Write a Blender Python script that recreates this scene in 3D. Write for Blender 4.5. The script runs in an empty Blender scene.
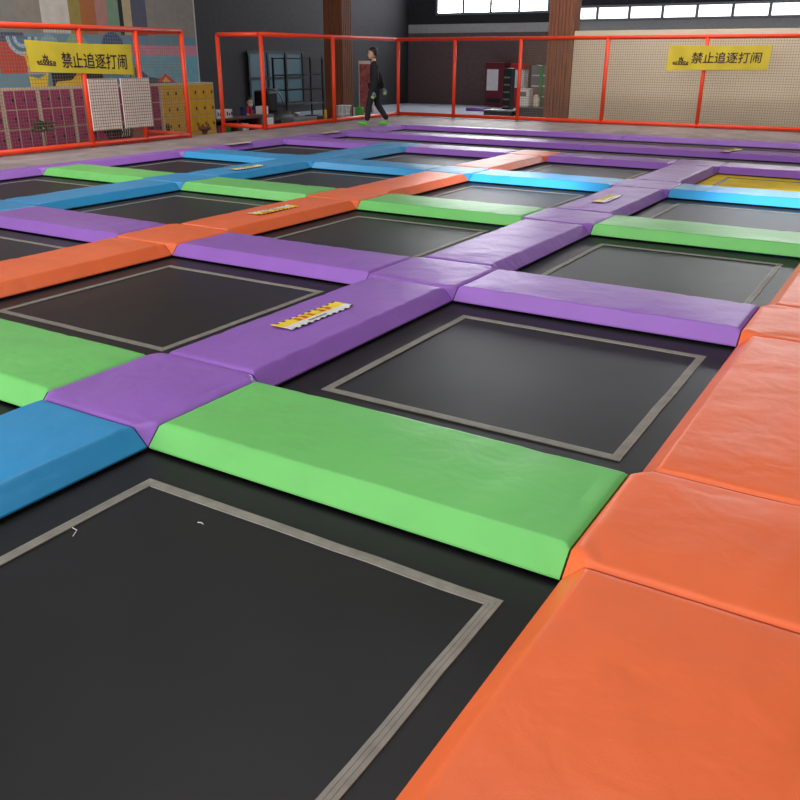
import bpy, bmesh, math, random
from mathutils import Vector, Matrix, noise
random.seed(7)
SC = bpy.context.scene
COL = SC.collection
PI = math.pi

# ------------------------------------------------------------------ helpers
def s2l(c):
    return tuple(((x/255)/12.92 if x/255 <= .04045 else ((x/255+.055)/1.055)**2.4) for x in c) + (1,)

def link(name, me, parent=None):
    o = bpy.data.objects.new(name, me)
    COL.objects.link(o)
    if parent is not None:
        o.parent = parent
    return o

def obj(name, bm, mats, parent=None, smooth=False, loc=None):
    me = bpy.data.meshes.new(name)
    bm.normal_update()
    bm.to_mesh(me); bm.free()
    if not isinstance(mats, (list, tuple)):
        mats = [mats]
    for m in mats:
        me.materials.append(m)
    if smooth:
        for p in me.polygons:
            p.use_smooth = True
    o = link(name, me, parent)
    if loc is not None:
        o.location = loc
    return o

def thing(name, label, cat, loc=(0, 0, 0), rz=0, group=None):
    o = link(name, None)
    o.location = loc; o.rotation_euler = (0, 0, rz)
    return tag(o, label, cat, group)

def tag(o, label, cat, group=None):
    o['label'] = label; o['category'] = cat
    if group:
        o['group'] = group
    return o

def struct(name, bm, mats, **k):
    o = obj(name, bm, mats, **k)
    o['kind'] = 'structure'
    return o

def box(bm, x0, x1, y0, y1, z0, z1, bev=0, mi=0, seg=2):
    r = bmesh.ops.create_cube(bm, size=1)
    vs = r['verts']
    for v in vs:
        v.co = Vector(((x0+x1)/2 + v.co.x*(x1-x0), (y0+y1)/2 + v.co.y*(y1-y0), (z0+z1)/2 + v.co.z*(z1-z0)))
    fs = list({f for v in vs for f in v.link_faces})
    for f in fs:
        f.material_index = mi
    if bev > 0:
        es = list({e for v in vs for e in v.link_edges})
        rr = bmesh.ops.bevel(bm, geom=es, offset=bev, segments=seg, profile=.5, affect='EDGES')
        for f in rr['faces']:
            f.material_index = mi
    return bm

def tube(bm, pts, r, n=14, mi=0, caps=True):
    """swept tube through points (radius may be a list)"""
    pts = [Vector(p) for p in pts]
    rs = r if isinstance(r, (list, tuple)) else [r]*len(pts)
    rings = []
    up = None
    for i, p in enumerate(pts):
        a = pts[max(i-1, 0)]; b = pts[min(i+1, len(pts)-1)]
        t = (b-a).normalized()
        if up is None:
            up = Vector((0, 0, 1)) if abs(t.z) < .9 else Vector((1, 0, 0))
        x = t.cross(up).normalized(); y = x.cross(t).normalized()
        up = y
        rings.append([bm.verts.new(p + (x*math.cos(2*PI*k/n) + y*math.sin(2*PI*k/n))*rs[i]) for k in range(n)])
    for a, b in zip(rings, rings[1:]):
        for k in range(n):
            f = bm.faces.new((a[k], a[(k+1) % n], b[(k+1) % n], b[k])); f.material_index = mi; f.smooth = True
    if caps:
        bm.faces.new(list(reversed(rings[0]))).material_index = mi
        bm.faces.new(rings[-1]).material_index = mi
    return bm

def lathe(bm, prof, n=24, c=(0, 0, 0), mi=0):
    rings = []
    for r, z in prof:
        rings.append([bm.verts.new((c[0]+r*math.cos(2*PI*k/n), c[1]+r*math.sin(2*PI*k/n), c[2]+z)) for k in range(n)])
    for a, b in zip(rings, rings[1:]):
        for k in range(n):
            f = bm.faces.new((a[k], a[(k+1) % n], b[(k+1) % n], b[k])); f.material_index = mi; f.smooth = True
    bm.faces.new(list(reversed(rings[0]))).material_index = mi
    bm.faces.new(rings[-1]).material_index = mi
    return bm

def skin(name, verts, edges, radii, mat, parent, root=0, sub=2):
    me = bpy.data.meshes.new(name)
    me.from_pydata([tuple(v) for v in verts], edges, [])
    me.materials.append(mat)
    o = link(name, me, parent)
    m = o.modifiers.new('Skin', 'SKIN'); m.use_smooth_shade = True
    sl = me.skin_vertices[0].data if me.skin_vertices else None
    if sl is None:
        bpy.context.view_layer.objects.active = o
        sl = me.skin_vertices[0].data
    for i, r in enumerate(radii):
        sl[i].radius = r if isinstance(r, tuple) else (r, r)
        sl[i].use_root = (i == root)
    s = o.modifiers.new('Sub', 'SUBSURF'); s.levels = sub; s.render_levels = sub
    bpy.context.view_layer.update()
    dg = bpy.context.evaluated_depsgraph_get()
    nm = bpy.data.meshes.new_from_object(o.evaluated_get(dg))
    o.modifiers.clear(); o.data = nm
    for p in nm.polygons:
        p.use_smooth = True
    return o

# ------------------------------------------------------------------ materials
def mat(name, rgb, rough=.5, var=.06, nscale=6, bump=0, bscale=40, metal=0, spec=.5, stretch=None, coat=0):
    m = bpy.data.materials.new(name); m.use_nodes = True
    nt = m.node_tree; N = nt.nodes; L = nt.links
    b = N['Principled BSDF']
    c = s2l(rgb)
    tc = N.new('ShaderNodeTexCoord'); mp = N.new('ShaderNodeMapping')
    L.new(tc.outputs['Object'], mp.inputs[0])
    if stretch:
        mp.inputs['Scale'].default_value = stretch
    nz = N.new('ShaderNodeTexNoise'); nz.inputs['Scale'].default_value = nscale; nz.inputs['Detail'].default_value = 4
    L.new(mp.outputs[0], nz.inputs[0])
    rp = N.new('ShaderNodeValToRGB')
    rp.color_ramp.elements[0].position = .3; rp.color_ramp.elements[1].position = .7
    rp.color_ramp.elements[0].color = tuple(x*(1-var) for x in c[:3]) + (1,)
    rp.color_ramp.elements[1].color = tuple(min(1, x*(1+var)) for x in c[:3]) + (1,)
    L.new(nz.outputs['Fac'], rp.inputs[0]); L.new(rp.outputs[0], b.inputs['Base Color'])
    b.inputs['Roughness'].default_value = rough
    b.inputs['Metallic'].default_value = metal
    b.inputs['Specular IOR Level'].default_value = spec
    b.inputs['Coat Weight'].default_value = coat
    if bump:
        n2 = N.new('ShaderNodeTexNoise'); n2.inputs['Scale'].default_value = bscale; n2.inputs['Detail'].default_value = 3
        L.new(mp.outputs[0], n2.inputs[0])
        bp = N.new('ShaderNodeBump'); bp.inputs['Strength'].default_value = bump; bp.inputs['Distance'].default_value = .02
        L.new(n2.outputs['Fac'], bp.inputs['Height']); L.new(bp.outputs[0], b.inputs['Normal'])
    return m

def vinyl(name, rgb):
    """padded PVC: broad creases plus a fine leather grain"""
    m = mat(name, rgb, rough=.37, var=.05, nscale=2.5, spec=.42)
    nt = m.node_tree; N = nt.nodes; L = nt.links; b = N['Principled BSDF']
    tc = [n for n in N if n.type == 'TEX_COORD'][0]
    a = N.new('ShaderNodeTexNoise'); a.inputs['Scale'].default_value = 5; a.inputs['Detail'].default_value = 2.5; a.inputs['Distortion'].default_value = .3
    L.new(tc.outputs['Object'], a.inputs[0])
    b1 = N.new('ShaderNodeBump'); b1.inputs['Strength'].default_value = .4; b1.inputs['Distance'].default_value = .02
    L.new(a.outputs['Fac'], b1.inputs['Height'])
    v = N.new('ShaderNodeTexNoise'); v.inputs['Scale'].default_value = 220
    L.new(tc.outputs['Object'], v.inputs[0])
    b2 = N.new('ShaderNodeBump'); b2.inputs['Strength'].default_value = .12; b2.inputs['Distance'].default_value = .003
    L.new(v.outputs['Fac'], b2.inputs['Height']); L.new(b1.outputs[0], b2.inputs['Normal'])
    L.new(b2.outputs[0], b.inputs['Normal'])
    return m

def emis(name, rgb, s):
    m = bpy.data.materials.new(name); m.use_nodes = True
    b = m.node_tree.nodes['Principled BSDF']
    b.inputs['Base Color'].default_value = (0, 0, 0, 1)
    b.inputs['Emission Color'].default_value = s2l(rgb); b.inputs['Emission Strength'].default_value = s
    return m

VIN = {'green': vinyl('vinyl_green', (112, 196, 104)),
       'purple': vinyl('vinyl_purple', (148, 98, 188)),
       'orange': vinyl('vinyl_orange', (244, 112, 60)),
       'blue': vinyl('vinyl_blue', (46, 146, 202))}
def bedmat(name, rgb, rough=.42):
    m = mat(name, rgb, rough=rough, var=.12, nscale=3, spec=.32)
    nt = m.node_tree; N = nt.nodes; L = nt.links; b = N['Principled BSDF']
    tc = [n for n in N if n.type == 'TEX_COORD'][0]
    w = N.new('ShaderNodeTexChecker'); w.inputs['Scale'].default_value = 160
    L.new(tc.outputs['Object'], w.inputs[0])
    bp = N.new('ShaderNodeBump'); bp.inputs['Strength'].default_value = .1; bp.inputs['Distance'].default_value = .002
    L.new(w.outputs['Fac'], bp.inputs['Height'])
    n2 = N.new('ShaderNodeTexNoise'); n2.inputs['Scale'].default_value = 1.3
    L.new(tc.outputs['Object'], n2.inputs[0])
    b2 = N.new('ShaderNodeBump'); b2.inputs['Strength'].default_value = .15; b2.inputs['Distance'].default_value = .03
    L.new(n2.outputs['Fac'], b2.inputs['Height']); L.new(bp.outputs[0], b2.inputs['Normal'])
    L.new(b2.outputs[0], b.inputs['Normal'])
    return m
M_BED = bedmat('bed_black', (29, 28, 30))
M_BEDY = bedmat('bed_yellow', (240, 204, 24), rough=.75)
M_BEDY.node_tree.nodes['Principled BSDF'].inputs['Specular IOR Level'].default_value = .1
M_TAPE = mat('tape_grey', (134, 129, 120), rough=.5, var=.16, nscale=14, stretch=(1, 1, 1))
M_TAPED = mat('tape_dark', (96, 84, 92), rough=.5)
M_DECK = None
def deckmat():
    m = mat('deck_carpet', (150, 138, 137), rough=.55, var=.3, nscale=1.6, stretch=(1, .7, 1), spec=.4)
    nt = m.node_tree
    nz = [n for n in nt.nodes if n.type == 'TEX_NOISE'][0]
    nz.inputs['Distortion'].default_value = 1.6; nz.inputs['Detail'].default_value = 5
    return m
M_DECK = deckmat()
M_BASE = mat('platform_black', (22, 22, 24), rough=.9)
M_PIPE = mat('foam_orange', (240, 66, 26), rough=.45, var=.05, bump=.1, bscale=60)
M_PIPER = M_PIPE
M_NET = mat('net_cord', (132, 112, 92), rough=.8, var=.1)
M_BANNER = mat('banner_yellow', (218, 194, 50), rough=.7, var=.06, nscale=4)
M_BANNER.node_tree.nodes['Principled BSDF'].inputs['Alpha'].default_value = .88   # thin cloth
M_INK = mat('banner_ink', (48, 36, 36), rough=.7)
M_WHITE = mat('board_white', (232, 216, 206), rough=.6)
M_FLOOR = mat('floor_pale', (168, 176, 190), rough=.3, var=.08, nscale=.6)
M_BEIGE = mat('wall_beige', (206, 192, 168), rough=.85, var=.05, nscale=.8)
M_WOOD = mat('wood_brown', (126, 74, 48), rough=.5, var=.3, nscale=4, stretch=(6, 6, .5))
M_DKBROWN = mat('wall_dark_brown', (104, 82, 82), rough=.7, var=.15)
M_DARK = mat('wall_dark', (44, 42, 46), rough=.8, var=.2)
M_GREYWALL = mat('wall_grey', (176, 174, 172), rough=.7)
M_BLACK = mat('black_plastic', (24, 24, 26), rough=.4)
M_METAL = mat('steel_grey', (150, 150, 154), rough=.35, metal=.8)
M_WINFRAME = mat('window_frame_grey', (120, 122, 126), rough=.5)
M_MAG = mat('locker_magenta', (140, 34, 88), rough=.4, var=.06)
M_YEL = mat('locker_yellow', (204, 158, 34), rough=.4, var=.06)
M_LBODY = mat('locker_frame', (190, 172, 150), rough=.5)
M_SKIN = mat('skin', (206, 160, 132), rough=.5)
M_HAIR = mat('hair_black', (22, 18, 18), rough=.5)
M_CLOTH_BLK = mat('cloth_black', (24, 23, 27), rough=.8)
M_NAVY = mat('cloth_navy', (36, 48, 110), rough=.8)
M_RED = mat('red', (176, 26, 36), rough=.5)
M_LIME = mat('lime', (98, 214, 44), rough=.5)
M_GLOVE = mat('glove_grey_blue', (120, 146, 160), rough=.6)
M_PAPER = mat('paper_white', (226, 222, 220), rough=.6)
M_STY = mat('sticker_yellow', (250, 216, 52), rough=.4, var=.03)
M_STW = mat('sticker_white', (226, 226, 224), rough=.4, var=.03)
M_STR = mat('sticker_red', (222, 72, 30), rough=.4)
M_LEAF = mat('leaf_green', (52, 88, 48), rough=.5, var=.25, nscale=12)
M_TERRA = mat('pot_brown', (110, 64, 46), rough=.7)
M_GREY = mat('grey_paint', (110, 110, 112), rough=.5)
M_DKGREEN = mat('counter_dark_green', (42, 56, 60), rough=.4)
M_PINK = mat('pink_card', (176, 120, 110), rough=.6)
M_GREENBAG = mat('bag_green', (70, 150, 50), rough=.5)
M_YELPOST = mat('post_yellow', (220, 170, 40), rough=.5)
M_TAN = mat('table_brown', (96, 44, 36), rough=.4)

# ------------------------------------------------------------------ grid of the trampoline park (metres; X right, Y away)
PU, PV = 2.7564, 2.7934
T = .10                                   # pad top height above the beds
LN = {k: (-3.44 - (3-k)*PU, -2.68 - (3-k)*PU) for k in (1, 2, 3)}
LN[0] = (-11.33, -2.68 - 3*PU)
LN[4] = (-.76, .10)
RW = {0: (2.26, 3.05), 1: (5.10, 5.88), 2: (7.94, 8.72), 3: (10.73, 11.5)}
RW[4] = (13.53, 14.3); RW[5] = (15.68, 16.42); RW[6] = (18.08, 18.46)
def colspan(c): return (LN[c][1], LN[c+1][0])
def rowspan(r): return ((.26 if r == 0 else RW[r-1][1]), RW[r][0])

def pad(name, x0, x1, y0, y1, sl, matl, seed, label, square=False):
    """upholstered pad as one closed mesh: sl = sides that slope down (left, right, near, far)"""
    g = .004; x0 += g; x1 -= g; y0 += g; y1 -= g
    s = .085; zb = .014; t = T - zb
    cx, cy = (x0+x1)/2, (y0+y1)/2
    def axis(a, b):
        L = b-a
        base = [0, .006, .014, .026, .045, .07, .08, .088, .1, .125]
        n = max(2, int((L-.25)/.055))
        mid = [.125 + (L-.25)*k/n for k in range(1, n)]
        return [a+d for d in base] + [a+d for d in mid] + [b-d for d in reversed(base)]
    xs, ys = axis(x0, x1), axis(y0, y1)
    off = Vector((seed*3.17, seed*1.31, seed*.77))
    def hgt(x, y):
        d = (x-x0, x1-x, y-y0, y1-y)
        a = 1.0
        if square:
            for i in (0, 1):
                for j in (2, 3):
                    if sl[i] and sl[j]:
                        a = min(a, (d[i]+d[j])/s)
        for k in range(4):
            if sl[k] and not square:
                a = min(a, d[k]/s)
            else:
                q = max(0, 1 - d[k]/.03)
                a = min(a, 1 - .17*q*q)
        a = max(0, a)
        # soften the crease
        h = a
        edge = min(d)
        w = noise.noise(Vector((x*2.2, y*2.2, 0))+off)*.0035 + noise.noise(Vector((x*6, y*6, 3))+off)*.0018
        cr = abs(noise.noise(Vector((x*3.1, y*3.1, 7))+off))
        w -= .005*max(0, 1-cr*9)               # thin creases
        # gathers near the ends
        ends = min(d[2], d[3]) if (sl[0] or sl[1]) else min(d[0], d[1])
        along = x if (sl[0] or sl[1]) else y
        w += .004*max(0, 1-ends/.22)*noise.noise(Vector((along*14, ends*5, 1))+off)
        crown = .006*min(1, max(0, (edge-.05)/.25))
        return zb + t*h + (w + crown)*min(1, a*1.2)*min(1, edge/.03)
    bm = bmesh.new()
    grid = [[bm.verts.new((x-cx, y-cy, hgt(x, y))) for y in ys] for x in xs]
    for i in range(len(xs)-1):
        for j in range(len(ys)-1):
            bm.faces.new((grid[i][j], grid[i+1][j], grid[i+1][j+1], grid[i][j+1]))
    rim = [grid[i][0] for i in range(len(xs))] + [grid[-1][j] for j in range(1, len(ys))] + \
          [grid[i][-1] for i in range(len(xs)-2, -1, -1)] + [grid[0][j] for j in range(len(ys)-2, 0, -1)]
    low = [bm.verts.new((v.co.x, v.co.y, .006)) for v in rim]
    n = len(rim)
    side = []
    for k in range(n):
        side.append(bm.faces.new((rim[k], low[k], low[(k+1) % n], rim[(k+1) % n])))
    bm.faces.new(list(reversed(low)))
    for f in bm.faces:
        f.smooth = True
    for f in side:
        for e in f.edges:
            e.smooth = False
    o = obj(name, bm, VIN[matl], loc=(cx, cy, 0))
    tag(o, label, 'pad', 'padded strips between the trampoline beds')
    return o

LNAME = {0: 'left purple edge', 1: 'blue line', 2: 'orange line', 3: 'central purple line', 4: 'right orange border'}
RNAME = {0: 'nearest', 1: 'second', 2: 'third', 3: 'fourth', 4: 'fifth', 5: 'sixth', 6: 'seventh'}
sd = 1
# cross-row pads
ROWC = {(0, 3): 'green', (0, 2): 'green', (0, 1): 'green', (1, 3): 'purple', (1, 2): 'purple', (1, 1): 'purple', (1, 0): 'purple',
        (2, 3): 'green', (2, 2): 'green', (2, 1): 'green', (2, 0): 'green',
        (3, 3): 'blue', (3, 2): 'blue', (3, 1): 'blue', (3, 0): 'blue',
        (4, 3): 'purple', (4, 2): 'purple', (4, 1): 'purple', (4, 0): 'purple'}
for (r, c), colr in ROWC.items():
    x0, x1 = colspan(c); y0, y1 = RW[r]
    sd += 1
    pad('cross_pad', x0, x1, y0, y1, (0, 0, 1, 1), colr, sd,
        f'{colr} cross pad of the {RNAME[r]} cross row, between {LNAME[c]} and {LNAME[c+1]}')
for r in (5, 6):
    for i, (x0, x1) in enumerate(((LN[0][1], -5.6), (-5.6, LN[4][0]))):
        sd += 1
        pad('cross_pad', x0, x1, RW[r][0], RW[r][1], (0, 0, 1, 1 if r == 5 else 0), 'purple', sd,
            f'long purple pad of the {RNAME[r]} cross row, ' + ('left half of that far row' if i == 0 else 'right half of that far row'))
# pads along the lines
LINEC = {0: 'purple', 1: 'blue', 2: 'orange', 3: 'purple', 4: 'orange'}
for k in range(5):
    r0 = {0: 1, 1: 1, 2: 1, 3: 0, 4: 0}[k]
    for r in range(r0, 7):
        if r > 4 and k in (1, 2, 3):
            continue
        colr = 'blue' if (k == 3 and r == 0) else LINEC[k]
        x0, x1 = LN[k]; y0, y1 = rowspan(r)
        sd += 1
        between = 'in front of the nearest cross row' if r == 0 else f'between {RNAME[r-1]} and {RNAME[r]} cross rows'
        pad('line_pad', x0, x1, y0, y1, (0 if k == 0 else 1, 0 if k == 4 else 1, 0, 0), colr, sd,
            f'{colr} long pad of the {LNAME[k]}, {between}')
    for r in range(max(0, r0-1), 7):
        if r > 4 and k in (1, 2, 3):
            continue
        colr = LINEC[k]
        if k == 2 and r == 3: colr = 'blue'
        if k == 2 and r == 4: colr = 'orange'
        x0, x1 = LN[k]; y0, y1 = RW[r]
        sd += 1
        pad('corner_pad', x0, x1, y0, y1, (0 if k == 0 else 1, 0 if k == 4 else 1, 1, 1), colr, sd,
            f'{colr} square pad where the {LNAME[k]} meets the {RNAME[r]} cross row', square=True)

# ------------------------------------------------------------------ trampoline beds
def bed(x0, x1, y0, y1, mb, mt, label, margin=(.2, .2, .2, .18), group='square trampoline beds'):
    cx, cy = (x0+x1)/2, (y0+y1)/2
    root = thing('trampoline_bed', label, 'trampoline', (cx, cy, 0), group=group)
    e = .09
    bm = bmesh.new()
    nx = max(6, int((x1-x0)/.1)); ny = max(6, int((y1-y0)/.1))
    top = [[bm.verts.new((x0-e-cx + (x1-x0+2*e)*i/nx, y0-e-cy + (y1-y0+2*e)*j/ny,
            -.012 - .006*math.sin(PI*i/nx)*math.sin(PI*j/ny) )) for j in range(ny+1)] for i in range(nx+1)]
    for i in range(nx):
        for j in range(ny):
            bm.faces.new((top[i][j], top[i+1][j], top[i+1][j+1], top[i][j+1])).smooth = True
    geom = bmesh.ops.extrude_face_region(bm, geom=list(bm.faces))
    bmesh.ops.translate(bm, verts=[v for v in geom['geom'] if isinstance(v, bmesh.types.BMVert)], vec=(0, 0, -.008))
    bmesh.ops.recalc_face_normals(bm, faces=list(bm.faces))
    obj('bed_mat', bm, mb, root)
    # webbing stitched as a square outline
    a = (x0+margin[0]-cx, x1-margin[1]-cx, y0+margin[2]-cy, y1-margin[3]-cy)
    w = .048
    bm = bmesh.new()
    prof = ((0, -.0125), (.02, -.0085), (.3, -.0078), (.34, -.0092), (.38, -.0078), (.62, -.0078), (.66, -.0092), (.7, -.0078), (.98, -.0085), (1, -.0125))
    loops = []
    for k, hz in prof:
        d = w*k
        cs = [(a[0]+d, a[2]+d), (a[1]-d, a[2]+d), (a[1]-d, a[3]-d), (a[0]+d, a[3]-d)]
        loop = []
        for q in range(4):
            p0, p1 = cs[q], cs[(q+1) % 4]
            n = max(4, int(max(a[1]-a[0], 1)/.15)) if q in (0, 2) else 12
            for i in range(n):
                t_ = i/n
                px, py = p0[0]+(p1[0]-p0[0])*t_, p0[1]+(p1[1]-p0[1])*t_
                jit = noise.noise(Vector((t_*7+q*9+x0*5, y0*5, 2)))*.005 if i else 0
                loop.append(bm.verts.new((px+(jit if q in (1, 3) else 0), py+(jit if q in (0, 2) else 0), hz)))
        loops.append(loop)
    for l1, l2 in zip(loops, loops[1:]):
        m = len(l1)
        for i in range(m):
            bm.faces.new((l1[i], l1[(i+1) % m], l2[(i+1) % m], l2[i]))
    obj('outline_tape', bm, mt, root)
    return root

POS = {0: 'nearest bed', 1: 'second bed from the front', 2: 'third bed from the front', 3: 'fourth bed from the front', 4: 'fifth bed from the front'}
for c, rs in ((3, (0, 1, 2, 3, 4)), (2, (0, 1, 2, 3, 4)), (1, (1, 2, 3, 4)), (0, (2, 3, 4))):
    for r in rs:
        x0, x1 = colspan(c); y0, y1 = rowspan(r)
        y = (c == 3 and r == 4)
        mrg = (.2, .12 if c == 3 else .2, max(.04, .4706 + PV*r - y0), y1 - (2.084 + PV*r))
        bed(x0, x1, y0, y1, M_BEDY if y else M_BED, M_TAPED if y else M_TAPE,
            f'{"yellow" if y else "black"} trampoline bed, {POS[r]} between {LNAME[c]} and {LNAME[c+1]}', mrg)
bed(LN[0][1], LN[4][0], RW[4][1], RW[5][0], M_BED, M_TAPE, 'long black runway bed between the fifth and sixth cross rows', group='long runway beds')
bed(LN[0][1], LN[4][0], RW[5][1], RW[6][0], M_BED, M_TAPE, 'long black runway bed between the sixth and seventh cross rows', group='long runway beds')

# loose white threads lying on the nearest bed
for k, (x, y, lb) in enumerate(((-2.43, 1.62, 'curled white thread on the nearest black bed beside its left tape'), (-2.05, 1.93, 'tiny white thread on the nearest black bed by its far tape'))):
    bm = bmesh.new()
    pts = [(.05*math.cos(a*.9+k)*(1-.1*a), .05*math.sin(a*.9+k)*(1-.1*a), .004) for a in range(5)] if k == 0 else [(-.015, 0, .004), (0, .006, .004), (.014, 0, .004)]
    tube(bm, pts, .0016, 6)
    o = obj('thread', bm, M_PAPER, loc=(x, y, -.016)); tag(o, lb, 'thread')

# ------------------------------------------------------------------ setting
F = -.6
bm = bmesh.new(); box(bm, -26, 8, -10, 41, F-.1, F); struct('floor', bm, M_FLOOR)
bm = bmesh.new(); box(bm, -11.34, .105, -.5, 18.47, F, -.05); struct('platform_base', bm, M_BASE)
bm = bmesh.new()
box(bm, -13.1, -11.345, -3, 21.45, F, T-.005, bev=.01)
box(bm, -11.34, 4, 18.475, 21.45, F, T-.005, bev=.01)
box(bm, .11, 4, -3, 18.47, F, T-.005, bev=.01)
struct('platform_deck', bm, M_DECK)
bm = bmesh.new(); box(bm, -14.1, -13.105, 13.0, 14.95, F, -.25, bev=.01); struct('platform_step', bm, M_DECK)
bm = bmesh.new(); box(bm, -15.3, -15.1, 1, 15.6, F, 6); struct('wall_left', bm, M_GREYWALL)
bm = bmesh.new(); box(bm, -24, -15.3, 15.4, 15.6, F, 6); struct('wall_side', bm, M_DARK)
bm = bmesh.new(); box(bm, -24.2, -24, 15.4, 40.2, F, 7); struct('wall_rear_left', bm, M_DARK)
bm = bmesh.new()
box(bm, -24, 6, 40, 40.2, F, 2.75, mi=0)
box(bm, -24, 6, 40, 40.2, 2.75, 3.15, mi=1)
box(bm, -24, 6, 40, 40.2, 3.15, 9.2, mi=2)
struct('wall_back', bm, [M_DKBROWN, M_GREYWALL, M_DARK])
bm = bmesh.new(); box(bm, -8.3, 6, 22.0, 22.12, F, 2.24, bev=.01); struct('wall_partition', bm, M_BEIGE)

bm = bmesh.new(); box(bm, -26, 8, -3, 41, 9.2, 9.4); struct('ceiling', bm, M_GREYWALL)
bm = bmesh.new(); box(bm, 8, 8.2, -3, 41, F, 9.2); struct('wall_right', bm, M_GREYWALL)

# back-wall windows (daylight)
M_SKY = emis('window_daylight', (250, 252, 255), 13)
M_SKYMID = emis('window_daylight_side', (250, 252, 255), 12)
M_SKYSIDE = emis('window_daylight_right', (250, 252, 255), 24)
M_SKYLOW = emis('window_daylight_low', (250, 252, 255), 3)
wins = [(-22.3, -16.4, 3.6, 8.2, M_SKY, 4, 3), (-16.2, -13.5, 6.7, 8.2, M_SKY, 2, 1), (-13.3, -10.0, 5.8, 7.4, M_SKYMID, 3, 1), (-8.2, -1.5, 7.0, 8.4, M_SKYSIDE, 4, 1),
        (-15.5, 2.0, 3.2, 3.75, M_SKYLOW, 12, 1)]
for i, (x0, x1, z0, z1, mm, nx, nz) in enumerate(wins):
    bm = bmesh.new(); box(bm, x0, x1, 39.93, 39.97, z0, z1)
    w = struct(f'window_{i+1}', bm, mm)
    bm = bmesh.new()
    for k in range(nx+1):
        xx = x0+(x1-x0)*k/nx; box(bm, xx-.06, xx+.06, 39.88, 39.99, z0-.05, z1+.05)
    for k in range(nz+1):
        zz = z0+(z1-z0)*k/nz; box(bm, x0-.05, x1+.05, 39.89, 39.98, zz-.05, zz+.05)
    obj('window_frame', bm, M_WINFRAME, w)
# bluish shop window on the far left wall
bm = bmesh.new(); box(bm, -23.98, -23.94, 27.5, 31.0, -.2, 1.8)
w = struct('window_6', bm, emis('window_blue', (96, 140, 160), .2))
bm = bmesh.new()
for k in range(4):
    yy = 27.5 + 3.5*k/3; box(bm, -23.95, -23.88, yy-.05, yy+.05, -.25, 1.85)
for zz in (-.2, .8, 1.8): box(bm, -23.94, -23.89, 27.4, 31.1, zz-.05, zz+.05)
obj('window_frame', bm, M_BLACK, w)

# ------------------------------------------------------------------ padded pipe fences
PR = .046
def pipe_part(name, pts, parent, r=PR):
    bm = bmesh.new(); tube(bm, pts, r, 16)
    return obj(name, bm, M_PIPE, parent)

def net(parent, a, b, z0, z1, step=.055, r=.0036):
    """square-mesh cord net between plan points a and b"""
    a = Vector((a[0], a[1], 0)); b = Vector((b[0], b[1], 0))
    L = (b-a).length; d = (b-a)/L
    nrm = Vector((-d.y, d.x, 0))
    bm = bmesh.new()
    def strand(p, q, o):
        t = (q-p).normalized(); x = nrm; y = t.cross(x)
        vs = []
        for e in (p, q):
            vs.append([bm.verts.new(e + (x*math.cos(k*2*PI/3)+y*math.sin(k*2*PI/3))*r + nrm*o) for k in range(3)])
        for k in range(3):
            bm.faces.new((vs[0][k], vs[0][(k+1) % 3], vs[1][(k+1) % 3], vs[1][k]))
    n = int(L/step)
    for i in range(n+1):
        p = a + d*(L*i/n)
        strand(p+Vector((0, 0, z0)), p+Vector((0, 0, z1)), 0)
    m = int((z1-z0)/step)
    for j in range(m+1):
        z = z0+(z1-z0)*j/m
        strand(a+Vector((0, 0, z)), b+Vector((0, 0, z)), .003)
    bmesh.ops.recalc_face_normals(bm, faces=list(bm.faces))
    return obj('net', bm, M_NET, parent)

def fence(label, a, b, posts, nets=None, zt=2.06, top=True, post_base=None, zb=T+.055):
    root = thing('pipe_fence', label, 'fence', (a[0], a[1], T), group='orange padded pipe fences')
    o = Vector((a[0], a[1], T))
    A = Vector((a[0], a[1], 0)); B = Vector((b[0], b[1], 0))
    def P(p, z): return Vector((p[0], p[1], z)) - o
    pipe_part('bottom_rail', [P(A, zb), P(B, zb)], root)
    if top:
        pipe_part('top_rail', [P(A, zt), P(B, zt)], root)
    for i, p in enumerate(posts):
        z0 = T if post_base is None else post_base[i]
        pipe_part('post', [P(p, z0), P(p, zt)], root, PR*.98)
    if nets:
        for (p, q) in nets:
            n = net(root, p, q, zb+.04, zt-.04)
            n.location = -o
    return root

XF = -12.8; YF = 21.1
fence('orange pipe fence with net, in front of the magenta lockers', (XF, 6.6), (XF, 12.8),
      [(XF, 8.2), (XF, 10.4), (XF, 11.65), (XF, 12.8)], [((XF, 6.6), (XF, 12.78))])
fence('orange pipe side fence on the locker side of the entrance gap', (XF-.06, 12.8), (-14.05, 12.8), [(-14.05, 12.8)], None, post_base=[F])
fence('orange pipe side fence on the counter side of the entrance gap', (XF-.06, 15.15), (-14.05, 15.15), [(-14.05, 15.15)], None, post_base=[F])
fence('orange pipe fence without net, between entrance gap and far corner', (XF, 15.15), (-12.98, YF-.08), [(XF, 15.15), (XF, 17.8)], None)
fence('orange pipe fence with net along the far end of the deck', (-12.98, YF), (1.0, YF),
      [(-12.98, YF), (-11.23, YF), (-9.35, YF), (-7.1, YF), (-4.8, YF), (-2.52, YF), (-.3, YF), (1.0, YF)],
      [((-9.3, YF+.0), (1.0, YF+.0))])

# white boards hung on the inner side of the left fence
for i, (y0, y1) in enumerate(((10.41, 11.06), (11.13, 11.81))):
    root = thing('white_board', 'white gridded board hung on the fence, ' + ('left one beside the orange post' if i == 0 else 'right one of the pair'),
                 'board', (XF+.062, (y0+y1)/2, .38), group='white boards on the fence')
    bm = bmesh.new(); box(bm, -.012, .012, -(y1-y0)/2, (y1-y0)/2, 0, .86, bev=.003)
    obj('panel', bm, M_WHITE, root)
    n = net(root, (.016, -(y1-y0)/2+.01), (.016, (y1-y0)/2-.01), .01, .85, .05, .005)
    n.name = 'grid'

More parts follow.
